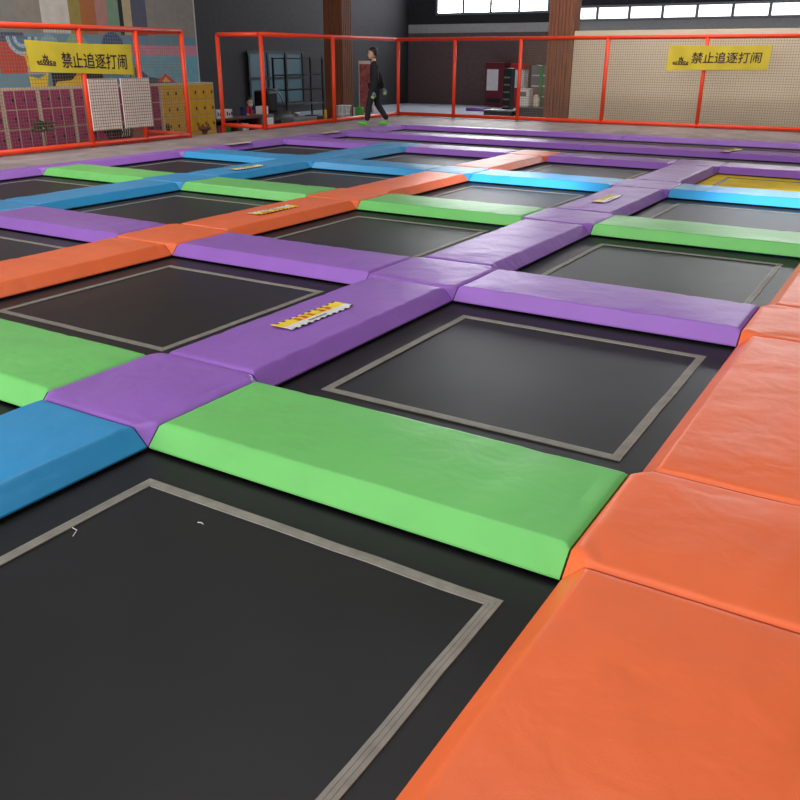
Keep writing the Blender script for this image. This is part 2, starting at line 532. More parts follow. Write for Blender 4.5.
# ------------------------------------------------------------------ banners
def text_mesh(s, size, off=0):
    cu = bpy.data.curves.new('lettering', 'FONT'); cu.body = s; cu.size = size; cu.fill_mode = 'FRONT'; cu.offset = off
    cu.resolution_u = 4
    t = bpy.data.objects.new('tmp', cu); COL.objects.link(t)
    bpy.context.view_layer.update()
    me = bpy.data.meshes.new_from_object(t.evaluated_get(bpy.context.evaluated_depsgraph_get()))
    bpy.data.objects.remove(t); bpy.data.curves.remove(cu)
    return me

def banner(label, org, sdir, ndir, corners, tx, logo, sag, phase):
    """corners: (s,z) of top-left, top-right, bottom-right, bottom-left; tx: (s0,s1,zc,h) of the lettering"""
    root = thing('warning_banner', label, 'banner', org, group='yellow no-chasing banners')
    sdir = Vector(sdir); ndir = Vector(ndir)
    tl, tr, br, bl = corners
    def wave(a, b):
        return .018*math.sin(a*9+phase) * (1-b*.3) + .010*math.sin(a*21+b*3+phase)+.03*max(0, .16-b)*math.sin(a*5+1)
    def place(a, b, lift):
        s = (1-b)*((1-a)*bl[0]+a*br[0]) + b*((1-a)*tl[0]+a*tr[0])
        z = (1-b)*((1-a)*bl[1]+a*br[1]) + b*((1-a)*tl[1]+a*tr[1]) - sag*4*a*(1-a)*b
        return sdir*s + Vector((0, 0, z)) + ndir*(wave(a, b)+.03+lift)
    nx, ny = 60, 14
    bm = bmesh.new()
    for lift, flip in ((0, False), (-.004, True)):
        g = [[bm.verts.new(place(i/nx, j/ny, lift)) for j in range(ny+1)] for i in range(nx+1)]
        for i in range(nx):
            for j in range(ny):
                q = (g[i][j], g[i+1][j], g[i+1][j+1], g[i][j+1])
                f = bm.faces.new(q if not flip else tuple(reversed(q))); f.smooth = True
    obj('cloth', bm, M_BANNER, root)
    # lettering mapped on the cloth
    W = tr[0]-tl[0]; H = tl[1]-bl[1]
    def put(me, s0, s1, zc, h, name):
        xs = [v.co.x for v in me.vertices]; ys = [v.co.y for v in me.vertices]
        if not xs: return
        mx0, mx1, my0, my1 = min(xs), max(xs), min(ys), max(ys)
        b2 = bmesh.new(); b2.from_mesh(me)
        bmesh.ops.triangulate(b2, faces=list(b2.faces))
        bmesh.ops.subdivide_edges(b2, edges=list(b2.edges), cuts=1)
        for v in b2.verts:
            s = s0 + (v.co.x-mx0)/(mx1-mx0)*(s1-s0); z = zc - h/2 + (v.co.y-my0)/(my1-my0)*h
            v.co = place((s-tl[0])/W, (z-bl[1])/H, .005)
        bpy.data.meshes.remove(me)
        obj(name, b2, M_INK, root)
    put(text_mesh('禁止追逐打闹', 1, .013), *tx, 'lettering')
    # small crown-like emblem left of the words
    s0, s1, zc, h = logo
    b2 = bmesh.new()
    me = bpy.data.meshes.new('emblem')
    n = 6
    for k in range(n):                       # row of little rings and bars
        c = (k+.5)
        hh = [.42, .5, .72, .8, .55, .45][k]
        ro, ri = .5*hh, .2*hh
        ring_o = [b2.verts.new((c+ .46*math.cos(2*PI*q/14), .5*hh + ro*math.sin(2*PI*q/14), 0)) for q in range(14)]
        ring_i = [b2.verts.new((c+ .14*math.cos(2*PI*q/14), .5*hh + ri*math.sin(2*PI*q/14), 0)) for q in range(14)]
        for q in range(14):
            if k in (1, 4) and q in (0, 13): continue
            b2.faces.new((ring_o[q], ring_o[(q+1) % 14], ring_i[(q+1) % 14], ring_i[q]))
    v = [b2.verts.new(p) for p in ((2.3, .8, 0), (3.7, .8, 0), (3.9, 1.25, 0), (3.3, 1.0, 0), (3.0, 1.5, 0), (2.7, 1.0, 0), (2.1, 1.25, 0))]
    b2.faces.new(v)
    v = [b2.verts.new(p) for p in ((.3, -.12, 0), (5.9, -.2, 0), (5.9, -.02, 0), (.3, -.02, 0))]
    b2.faces.new(v)
    b2.to_mesh(me); b2.free()
    put(me, s0, s1, zc, h, 'emblem')
    return root

banner('yellow banner hung on the left fence in front of the lockers', (XF+.05, 0, 0), (0, 1, 0), (1, 0, 0),
       ((9.26, 1.85), (11.46, 1.81), (11.43, 1.30), (9.30, 1.37)), (9.90, 11.31, 1.575, .25), (9.40, 9.78, 1.57, .19), .02, 0)
banner('yellow banner hung on the far fence in front of the beige wall', (0, YF-.05, 0), (1, 0, 0), (0, -1, 0),
       ((-5.61, 1.885), (-3.40, 1.875), (-3.43, 1.38), (-5.64, 1.35)), (-5.07, -3.57, 1.62, .25), (-5.48, -5.12, 1.56, .2), .01, 1.7)

# ------------------------------------------------------------------ stickers on the pads
def sticker(x, y, rz, label, L=.62, W=.16, z=T+.014):
    root = thing('warning_sticker', label, 'sticker', (x, y, z), rz, group='hazard stickers on the pads')
    n = 40
    def h(a, b):
        return .004*abs(noise.noise(Vector((a*3+x, b*2+y, 0)))) + .006*max(0, abs(a-.5)-.42)/.08
    def P(a, b, l=0): return Vector((-W/2+W*b, -L/2+L*a, h(a, b)+l))
    bm = bmesh.new()
    bs = [0, .1, .2, .35, .56, .7, .85, .92, 1]
    g = []
    for i in range(n+1):
        a = i/n
        row = []
        for b in bs:
            bb = b
            if b == 0: bb = -.02 + .03*(1 if (i//2) % 2 else 0)
            if b == 1: bb = 1.015 - .025*(1 if (i//2) % 2 else 0)
            row.append(bm.verts.new(P(a, bb)))
        g.append(row)
    for i in range(n):
        for k in range(len(bs)-1):
            f = bm.faces.new((g[i][k], g[i][k+1], g[i+1][k+1], g[i+1][k]))
            b = (bs[k]+bs[k+1])/2
            f.material_index = 0 if b < .58 else 1
            if k == 0: f.material_index = 2 if (i//2) % 2 else 0
            if k == len(bs)-2: f.material_index = 2 if (i//2) % 2 else 1
    geom = bmesh.ops.extrude_face_region(bm, geom=list(bm.faces))
    bmesh.ops.translate(bm, verts=[v for v in geom['geom'] if isinstance(v, bmesh.types.BMVert)], vec=(0, 0, -.003))
    bmesh.ops.recalc_face_normals(bm, faces=list(bm.faces))
    obj('printed_sheet', bm, [M_STY, M_STW, M_BLACK], root)
    # blurred red headline and black small print, as strokes
    def quad(bm, a0, a1, b0, b1):
        q = [bm.verts.new(P(a, b, .0025)) for a, b in ((a0, b0), (a0, b1), (a1, b1), (a1, b0))]
        f = bm.faces.new(q)
        if f.normal.z < 0: f.normal_flip()
    rnd = random.Random(int(abs(x*100)+abs(y*10)))
    bm = bmesh.new()
    for a0 in (.26, .36, .46, .64, .74):
        for q in range(4):
            bb = .17 + .09*q
            quad(bm, a0+rnd.random()*.02, a0+.06+rnd.random()*.02, bb, bb+.045)
        quad(bm, a0+.03, a0+.045, .16, .5)
    obj('headline', bm, M_STR, root)
    bm = bmesh.new()
    for q in range(9):
        a0 = .34+.032*q; quad(bm, a0, a0+.02, .72+.02*(q % 2), .82)
    obj('small_print', bm, M_INK, root)
    return root
for x, y, rz, lb in ((-3.075, 4.0, -.02, 'yellow and white hazard sticker on the purple pad nearest the camera'),
                     (-3.06, 9.55, 0, 'yellow and white hazard sticker on the purple line just before the blue cross row'),
                     (-5.79, 6.9, PI-.03, 'white and yellow hazard sticker on the orange pad'),
                     (-8.46, 9.55, .02, 'yellow hazard sticker on the blue pad'),
                     (-11.06, 12.28, 0, 'hazard sticker on the left purple edge before the fifth cross row'),
                     (-11.08, 15.2, 0, 'hazard sticker on the left purple edge near the walking person'),
                     (-3.0, 16.0, -.25, 'hazard sticker on the sixth cross row at the far right')):
    sticker(x, y, rz, lb)

# ------------------------------------------------------------------ lockers and mural
def locker(y0, y1, m, label):
    D = .46; top = 1.06; W = y1-y0
    root = thing('locker_cabinet', label, 'locker', (-15.08, (y0+y1)/2, F), group='locker cabinets by the left wall')
    bm = bmesh.new(); box(bm, 0, D, -W/2+.004, W/2-.004, 0, top-F, bev=.006)
    obj('body', bm, M_LBODY, root)
    cw = (W-.07)/3; rh = .345
    dm = None
    for r in range(4):
        for c in range(3):
            yc = -W/2+.035 + cw*(c+.5); zt = top-F-.03-rh*r
            loc = (D+.006, yc, zt-rh/2)
            if dm is None:
                bm = bmesh.new(); box(bm, -.008, .008, -cw/2+.012, cw/2-.012, -rh/2+.012, rh/2-.012, bev=.004)
                d = obj('door', bm, m, root); dm = d.data
                bm = bmesh.new(); box(bm, .008, .022, cw/2-.075, cw/2-.04, -.035, .03, bev=.004)
                k = obj('lock', bm, M_BLACK, d); km = k.data
            else:
                d = link('door', dm, root); k = link('lock', km, d)
            d.location = loc
    return root
ys = [9.22+.77*i for i in range(7)]
ordn = ['farthest left', 'second from the left', 'third from the left', 'fourth from the left', 'second from the yellow ones', 'right beside the yellow ones']
for i in range(6):
    locker(ys[i], ys[i+1], M_MAG, f'magenta locker cabinet with small doors, {ordn[i]}')
locker(13.84, 14.63, M_YEL, 'yellow locker cabinet beside the magenta ones')
locker(14.65, 15.52, M_YEL, 'yellow locker cabinet at the right end by the entrance gap')

mur = thing('wall_mural', 'painted mural of coloured stripes and shapes on the wall above the lockers', 'mural', (-15.1, 0, 0))
MC = {}
def mcol(rgb):
    if rgb not in MC: MC[rgb] = mat('mural_%d_%d_%d' % rgb, rgb, rough=.8, var=.08)
    return MC[rgb]
def mrect(name, y0, y1, z0, z1, rgb, d):
    bm = bmesh.new(); box(bm, 0, d, y0, y1, z0, z1); return obj(name, bm, mcol(rgb), mur)
def mpoly(name, pts, rgb, d):
    bm = bmesh.new()
    f = bm.faces.new([bm.verts.new((d, y, z)) for y, z in pts])
    g = bmesh.ops.extrude_face_region(bm, geom=[f])
    bmesh.ops.translate(bm, verts=[v for v in g['geom'] if isinstance(v, bmesh.types.BMVert)], vec=(-d+.0005, 0, 0))
    bmesh.ops.recalc_face_normals(bm, faces=list(bm.faces))
    return obj(name, bm, mcol(rgb), mur)
def circ(y, z, r, ry=1, a0=0, a1=2*PI, n=28):
    return [(y+r*ry*math.cos(a0+(a1-a0)*k/n), z+r*math.sin(a0+(a1-a0)*k/n)) for k in range(n if a1-a0 > 6.2 else n+1)]
for y0, y1, c in ((8, 10.9, (120, 118, 112)), (10.9, 11.45, (128, 120, 112)), (11.45, 12.1, (182, 178, 170)), (12.1, 12.38, (138, 124, 66)),
                  (12.38, 12.76, (152, 92, 54)), (12.76, 13.05, (160, 116, 108)), (13.05, 13.36, (110, 136, 114)), (13.36, 13.47, (34, 32, 34)),
                  (13.47, 13.7, (168, 156, 124)), (13.7, 14.12, (78, 84, 100)), (14.12, 15.55, (130, 126, 120))):
    mrect('painted_stripe', y0, y1, 2.02, 4.2, c, .004)
mrect('painted_field', 8, 15.55, 1.0, 2.02, (92, 132, 152), .003)
mrect('painted_field', 8, 11.0, 1.86, 2.02, (52, 72, 98), .006)
mrect('painted_field', 10.4, 11.12, 1.3, 1.86, (176, 58, 48), .006)
for k in range(3): mpoly('painted_stroke', [(10.93+.09*k, 1.68-.03*k), (10.98+.09*k, 1.7-.03*k), (11.04+.09*k, 1.42), (10.99+.09*k, 1.4)], (214, 176, 60), .009)
mpoly('painted_disc', circ(11.55, 1.78, .22), (126, 156, 170), .008)
mpoly('painted_disc', circ(12.2, 1.75, .28), (122, 158, 126), .010)
mpoly('painted_disc', circ(13.1, 1.8, .28), (46, 78, 112), .012)
mrect('painted_field', 11.5, 12.75, 1.0, 1.3, (36, 34, 38), .007)
mpoly('painted_roof', [(11.55, 1.06), (11.6, 1.14), (11.95, 1.16), (12.15, 1.3), (12.42, 1.06)], (206, 168, 46), .012)
mpoly('painted_roof', [(12.0, 1.2), (12.15, 1.32), (12.48, 1.06), (12.4, 1.06), (12.15, 1.27)], (210, 110, 50), .014)
mpoly('painted_dome', circ(11.2, 1.28, .24, 1, 0, PI), (170, 160, 146), .010)
mpoly('painted_shape', [(11.0, 1.0), (11.36, 1.0), (11.42, 1.3), (11.2, 1.2), (10.98, 1.26)], (212, 178, 44), .013)
for k, (y, z, r, c) in enumerate(((11.75, 1.5, .16, (86, 120, 92)), (12.62, 1.42, .2, (196, 170, 84)), (13.1, 1.45, .2, (70, 112, 140)), (12.62, 1.62, .18, (176, 74, 62)))):
    mpoly('painted_disc', circ(y, z, r), c, .005+.001*k)
for k in range(4): mpoly('painted_wave', circ(10.95+.0*k, 1.95, .34-.07*k, 1, PI, 2*PI), ((150, 176, 186), (70, 104, 132))[k % 2], .0065+.0006*k)
mrect('painted_field', 13.3, 15.55, 1.0, 1.62, (104, 158, 176), .006)
mrect('painted_stripe', 13.3, 15.55, 1.62, 1.84, (190, 128, 146), .006)
mpoly('painted_hill', [(13.45, 1.0), (13.5, 1.35), (13.7, 1.4), (14.0, 1.2), (14.9, 1.05), (15.0, 1.0)], (44, 70, 106), .010)
mpoly('painted_roof', [(14.25, 1.08), (14.5, 1.26), (14.78, 1.08)], (196, 60, 52), .014)
mpoly('painted_gable', [(14.38, 1.08), (14.5, 1.18), (14.64, 1.08)], (216, 186, 70), .017)
mrect('painted_field', 13.5, 13.62, 1.0, 1.5, (142, 150, 70), .012)

# ------------------------------------------------------------------ things between fence and lockers
def plant(x, y, z0, zt, label):
    root = thing('potted_plant', label, 'plant', (x, y, z0))
    bm = bmesh.new(); lathe(bm, [(.1, 0), (.13, .02), (.16, .3), (.17, .32), (.15, .32), (.14, .28)], 20); obj('pot', bm, M_TERRA, root)
    bm = bmesh.new()
    tube(bm, [(0, 0, .28), (.02, .01, .5), (-.01, .02, zt-z0-.15)], [.02, .016, .01], 8)
    obj('trunk', bm, M_TERRA, root)
    bm = bmesh.new(); rnd = random.Random(3)
    for i in range(150):
        az = rnd.random()*2*PI; el = rnd.uniform(-.5, 1.1); rr = rnd.uniform(.0, .13)
        c = Vector((math.cos(az)*rr*1.1, math.sin(az)*rr*1.5, zt-z0-.12+math.sin(el)*.1))
        d = Vector((math.cos(az)*math.cos(el), math.sin(az)*math.cos(el), math.sin(el)*.6)).normalized()
        sx = d.cross(Vector((0, 0, 1))).normalized(); l = rnd.uniform(.05, .09); w = l*.36
        up = sx.cross(d)*.012
        p = [c, c+d*l*.35+sx*w+up, c+d*l, c+d*l*.35-sx*w+up, c+d*l*.4-up]
        v = [bm.verts.new(q) for q in p]
        bm.faces.new((v[0], v[1], v[4])); bm.faces.new((v[1], v[2], v[4])); bm.faces.new((v[2], v[3], v[4])); bm.faces.new((v[3], v[0], v[4]))
    obj('leaves', bm, M_LEAF, root)
plant(-13.4, 9.87, F, .55, 'small green potted plant behind the left fence in front of magenta lockers')

# low table with a bag, a box and a bottle, seen under the white boards
root = thing('low_bench', 'low dark bench behind the fence under the white boards', 'bench', (-13.55, 11.75, F))
bm = bmesh.new(); box(bm, -.18, .18, -.9, .9, .68, .72, bev=.006); obj('seat', bm, M_TAN, root)
for sx in (-.14, .14):
    for sy in (-.84, .84):
        bm = bmesh.new(); box(bm, sx-.02, sx+.02, sy-.02, sy+.02, 0, .68); obj('leg', bm, M_BLACK, root)
root = thing('black_bag', 'black bag with white print behind the fence under the white boards', 'bag', (-13.5, 11.62, F+.72))
bm = bmesh.new(); box(bm, -.1, .1, -.24, .24, 0, .26, bev=.05, seg=4)
obj('body', bm, M_BLACK, root)
bm = bmesh.new(); tube(bm, [(0, -.12, .25), (0, -.1, .36), (0, .1, .36), (0, .12, .25)], .012, 8); obj('handle', bm, M_BLACK, root)
bm = bmesh.new()
for k in range(4): tube(bm, [(.103, -.02+.06*k, .05), (.103, .03+.05*k, .13), (.103, -.01+.06*k, .21)], .008, 6)
obj('print', bm, M_PAPER, root)
bm = bmesh.new(); box(bm, -.09, .09, -.14, .14, 0, .2, bev=.01)
o = obj('pink_box', bm, M_PINK, loc=(-13.5, 12.05, F+.72)); tag(o, 'small pinkish box beside the black bag behind the fence', 'box')
root = thing('black_canister', 'tall slim black canister standing in front of the yellow lockers', 'canister', (-13.6, 13.0, F))
bm = bmesh.new(); lathe(bm, [(.07, 0), (.08, .02), (.08, .68), (.05, .76), (.035, .8)], 16); obj('body', bm, M_BLACK, root)
bm = bmesh.new(); lathe(bm, [(.04, .8), (.045, .88), (.03, .92)], 16); obj('cap', bm, M_BLACK, root)

root = thing('wooden_pedestal', 'brown pedestal stool in front of the yellow lockers', 'stool', (-14.2, 14.68, F))
bm = bmesh.new(); lathe(bm, [(.16, 0), (.16, .03), (.06, .08), (.055, .6), (.07, .64)], 20); obj('stem', bm, M_TERRA, root)
bm = bmesh.new(); lathe(bm, [(.06, .64), (.14, .68), (.15, .72), (.13, .74)], 24); obj('seat', bm, M_TERRA, root)
for k in range(5):
    a = 2*PI*k/5; bm = bmesh.new(); tube(bm, [(.1*math.cos(a), .1*math.sin(a), .735), (.12*math.cos(a), .12*math.sin(a), .79)], .014, 8); obj('prong', bm, M_TERRA, root)

# ------------------------------------------------------------------ reception counter and what is around it
CX = -15.75
root = thing('reception_counter', 'dark brown counter with open shelves beyond the entrance gap', 'counter', (CX, 17.4, F))
bm = bmesh.new(); box(bm, -.3, .3, -1.05, .72, .70, .75, bev=.008); obj('worktop', bm, M_TAN, root)
for yy in (-1.03, -.15, .7):
    bm = bmesh.new(); box(bm, -.27, .27, yy-.02, yy+.02, 0, .7); obj('side_panel', bm, M_TAN, root)
bm = bmesh.new(); box(bm, -.27, -.25, -1, .68, 0, .7); obj('back_panel', bm, M_BLACK, root)
bm = bmesh.new(); box(bm, -.25, .26, -1, .68, .36, .39); obj('shelf', bm, M_TAN, root)
for i, (yy, w) in enumerate(((16.78, .3), (17.1, .26))):
    root = thing('white_carton', ('left' if i == 0 else 'right') + ' white printed carton on the reception counter', 'box', (CX, yy, F+.75), group='white cartons on the counter')
    bm = bmesh.new(); box(bm, -.11, .11, -w/2, w/2, 0, .21, bev=.006); obj('carton', bm, M_PAPER, root)
    bm = bmesh.new()
    for k in range(3): box(bm, .111, .114, -w/2+.05+.08*k, -w/2+.09+.08*k, .06, .15-.03*(k % 2))
    obj('printing', bm, M_INK, root)
for i, (yy, zz, mm, lb) in enumerate(((16.7, .39, M_RED, 'red parcel on the upper counter shelf'), (17.0, .39, M_GREENBAG, 'green parcel on the counter shelf'),
                              (17.7, .39, M_PAPER, 'white parcel on the counter shelf'))):
    bm = bmesh.new(); box(bm, -.1, .14, -.12, .12, 0, .2, bev=.03, seg=3)
    o = obj('parcel', bm, mm, loc=(CX, yy, F+zz)); tag(o, lb, 'parcel', 'parcels in the counter shelf')
root = thing('desk_machine', 'pale grey cabinet machine at the right end of the counter', 'machine', (-15.65, 18.4, F))
bm = bmesh.new(); box(bm, -.25, .25, -.22, .22, 0, .78, bev=.02); obj('body', bm, M_GREY, root)
bm = bmesh.new(); box(bm, .2, .262, -.16, .16, .45, .7, bev=.005); obj('panel', bm, M_PAPER, root)
bm = bmesh.new(); box(bm, -.12, .12, -.1, .14, .78, .98, bev=.01); obj('hopper', bm, M_PAPER, root)

def hand(body, wrist, d, up, name, matl, parent, s=1.0):
    """glove/hand: palm and five bent fingers as one skinned mesh"""
    d = Vector(d).normalized(); up = Vector(up).normalized(); sd_ = d.cross(up).normalized()
    w = Vector(wrist)
    V = [w, w+d*.05*s, w+d*.085*s]; E = [(0, 1), (1, 2)]; R = [.028*s, (.036*s, .02*s), (.036*s, .018*s)]
    for k, (o_, l) in enumerate(((-.03, .07), (-.01, .08), (.01, .075), (.03, .06))):
        b = w+d*.08*s+sd_*o_*s
        V += [b, b+d*l*.5*s-up*.008*s, b+d*l*.9*s-up*.03*s]; R += [.011*s, .010*s, .008*s]
        i = len(V)-3; E += [(2, i), (i, i+1), (i+1, i+2)]
    b = w+d*.035*s-sd_*.035*s
    V += [b, b+d*.035*s-sd_*.02*s-up*.01*s, b+d*.065*s-sd_*.02*s-up*.02*s]; R += [.013*s, .012*s, .009*s]
    i = len(V)-3; E += [(1, i), (i, i+1), (i+1, i+2)]
    return skin(name, V, E, R, matl, parent, 0, 1)

def head(parent, c, fwd, hair=True, mask=False, s=1.0):
    """head shape as rows of rings with nose, eye and ear bumps"""
    c = Vector(c); f = Vector(fwd).normalized(); z = Vector((0, 0, 1)); r = f.cross(z).normalized()
    def L(x, y, w): return c + r*x*s + f*y*s + z*w*s
    bm = bmesh.new()
    prof = [(-.125, .035, .03, .045), (-.11, .05, .055, .04), (-.085, .06, .075, .02), (-.05, .068, .088, .01), (0, .074, .095, 0),
            (.04, .076, .097, -.004), (.08, .066, .085, -.008), (.105, .045, .06, -.01), (.118, .018, .025, -.01)]
    n = 24; rings = []
    for w, rx, ry, oy in prof:
        ring = []
        for k in range(n):
            a = 2*PI*k/n; x = rx*math.sin(a); y = oy + ry*math.cos(a)
            fr = max(0, math.cos(a))
            if abs(x) < .03 and fr > .8 and -.06 < w < -.02: y += .022           # nose
            if abs(abs(x)-.03) < .016 and fr > .6 and -.02 < w < .03: y -= .008  # eye sockets
            ring.append(bm.verts.new(L(x, y, w)))
        rings.append(ring)
    for a, b in zip(rings, rings[1:]):
        for k in range(n): bm.faces.new((a[k], a[(k+1) % n], b[(k+1) % n], b[k])).smooth = True
    bm.faces.new(list(reversed(rings[0]))); bm.faces.new(rings[-1])
    for sx in (-1, 1):                                                            # ears
        m0 = bmesh.ops.create_uvsphere(bm, u_segments=8, v_segments=6, radius=.02*s)
        for v in m0['verts']: v.co = L(sx*.077, -.005, -.015) + Vector((v.co.x*.6, v.co.y*.6, v.co.z*1.4))
    bmesh.ops.recalc_face_normals(bm, faces=list(bm.faces))
    me_bm = bm
    out = {'bm': me_bm, 'L': L}
    return out

def ell(bm, c, rx, ry, rz, basis, n=12):
    m0 = bmesh.ops.create_uvsphere(bm, u_segments=n, v_segments=max(6, n//2), radius=1)
    x, y, z = basis
    for v in m0['verts']:
        v.co = Vector(c) + x*v.co.x*rx + y*v.co.y*ry + z*v.co.z*rz
    for v in m0['verts']:
        for f_ in v.link_faces: f_.smooth = True

def join_into(o, bm):
    me = o.data
    b2 = bmesh.new(); b2.from_mesh(me); tmp = bpy.data.meshes.new('t'); bm.to_mesh(tmp); bm.free()
    b2.from_mesh(tmp); b2.to_mesh(me); b2.free(); bpy.data.meshes.remove(tmp)
    for p in me.polygons: p.use_smooth = True

def hair_cap(parent, hd, long=False):
    L = hd['L']; bm = bmesh.new(); n = 20; rings = []
    for w, rx, ry, oy in ((-.06, .078, .05, -.06), (-.02, .083, .075, -.035), (.03, .086, .098, -.016), (.075, .078, .1, -.01), (.108, .055, .075, -.012), (.128, .02, .03, -.012)):
        rings.append([bm.verts.new(L(rx*math.sin(2*PI*k/n), oy+ry*math.cos(2*PI*k/n), w+(.02 if math.cos(2*PI*k/n) > .3 and w < .05 else 0))) for k in range(n)])
    for a, b in zip(rings, rings[1:]):
        for k in range(n): bm.faces.new((a[k], a[(k+1) % n], b[(k+1) % n], b[k])).smooth = True
    bm.faces.new(rings[-1]); bm.faces.new(list(reversed(rings[0])))
    bmesh.ops.recalc_face_normals(bm, faces=list(bm.faces))
    obj('hair', bm, M_HAIR, parent)

def face_bits(parent, hd, basis):
    L = hd['L']; bm = bmesh.new()
    for sx in (-1, 1): ell(bm, L(sx*.03, .088, .002), .009, .006, .006, basis, 8)
    obj('eyes', bm, M_HAIR, parent)
    bm = bmesh.new(); ell(bm, L(0, .094, -.078), .022, .006, .006, basis, 8)
    obj('mouth', bm, M_PINK, parent)

# walking person on the deck
def walker():
    fwd = Vector((-.83, -.56, 0)).normalized(); side = Vector((-fwd.y, fwd.x, 0))      # side: towards the person's left
    root = thing('person', 'person in black clothes and lime green shoes walking along the deck', 'person', (-11.55, 17.72, T))
    def P(f, s, z): return fwd*f + side*s + Vector((0, 0, z))
    # leading leg (image left), trailing leg (image right)
    lead = [P(.02, .09, .86), P(.14, .10, .48), P(.20, .10, .09)]
    trail = [P(-.02, -.09, .86), P(-.06, -.10, .47), P(-.30, -.09, .11)]
    pel = P(0, 0, .9); ch = P(.01, 0, 1.18); nk = P(.02, 0, 1.4); hb = P(.03, 0, 1.5)
    shl, shr = P(.02, .17, 1.35), P(.02, -.17, 1.35)
    ell_, elr = P(-.03, .22, 1.05), P(-.12, -.22, 1.08)
    wl, wr = P(.03, .2, .75), P(-.2, -.17, .82)
    V = [pel, ch, nk, hb, shl, ell_, wl, shr, elr, wr] + lead + trail
    E = [(0, 1), (1, 2), (2, 3), (2, 4), (4, 5), (5, 6), (2, 7), (7, 8), (8, 9), (0, 10), (10, 11), (11, 12), (0, 13), (13, 14), (14, 15)]
    R = [(.1, .08), (.11, .08), .055, .05, .05, .034, .027, .05, .034, .027, .075, .05, .034, .075, .05, .034]
    body = skin('body', V, E, R, M_SKIN, root)
    hd = head(root, P(.045, 0, 1.6), fwd); join_into(body, hd['bm'])
    basis = (side, fwd, Vector((0, 0, 1)))
    hair_cap(root, hd); face_bits(root, hd, basis)
    skin('trousers', [P(0, 0, 1.0)] + [p for p in lead] + [p for p in trail], [(0, 1), (1, 2), (2, 3), (0, 4), (4, 5), (5, 6)],
         [(.155, .12), .115, .083, .066, .115, .083, .066], M_CLOTH_BLK, root)
    skin('jacket', [P(0, 0, .84), ch, P(.02, 0, 1.38), shl, ell_, wl, shr, elr, wr],
         [(0, 1), (1, 2), (2, 3), (3, 4), (4, 5), (2, 6), (6, 7), (7, 8)],
         [(.15, .115), (.165, .125), .085, .078, .072, .052, .078, .072, .052], M_CLOTH_BLK, root)
    for w, e in ((wl, ell_), (wr, elr)):
        d = (w-e)
        g = hand(None, w, d, side, 'glove', M_GLOVE, root, 1.15)
        bm = bmesh.new(); dn = d.normalized(); tube(bm, [w+dn*.1, w+dn*.145], [.045, .03], 10); obj('glove_patch', bm, mat('glove_lime', (186, 214, 90), rough=.6), g)
    for leg, pitch, nm in ((lead, .12, 0), (trail, -.25, 1)):
        a = leg[2]
        d = (fwd if nm == 0 else (fwd*.75 - side*.1)).normalized()
        heel = Vector((a.x, a.y, .04)) - d*.03
        toe = heel + d*.25 + Vector((0, 0, .035 if nm == 0 else -.005))
        sh = skin('shoe', [a+Vector((0, 0, -.01)), heel, heel+d*.13+Vector((0, 0, .005)), toe], [(0, 1), (1, 2), (2, 3)],
                  [(.045, .045), (.042, .04), (.048, .036), (.036, .026)], M_LIME, root, 1)
        # flatten the sole on the deck
        zs = 0.004
        for v in sh.data.vertices:
            if v.co.z < zs: v.co.z = zs
walker()

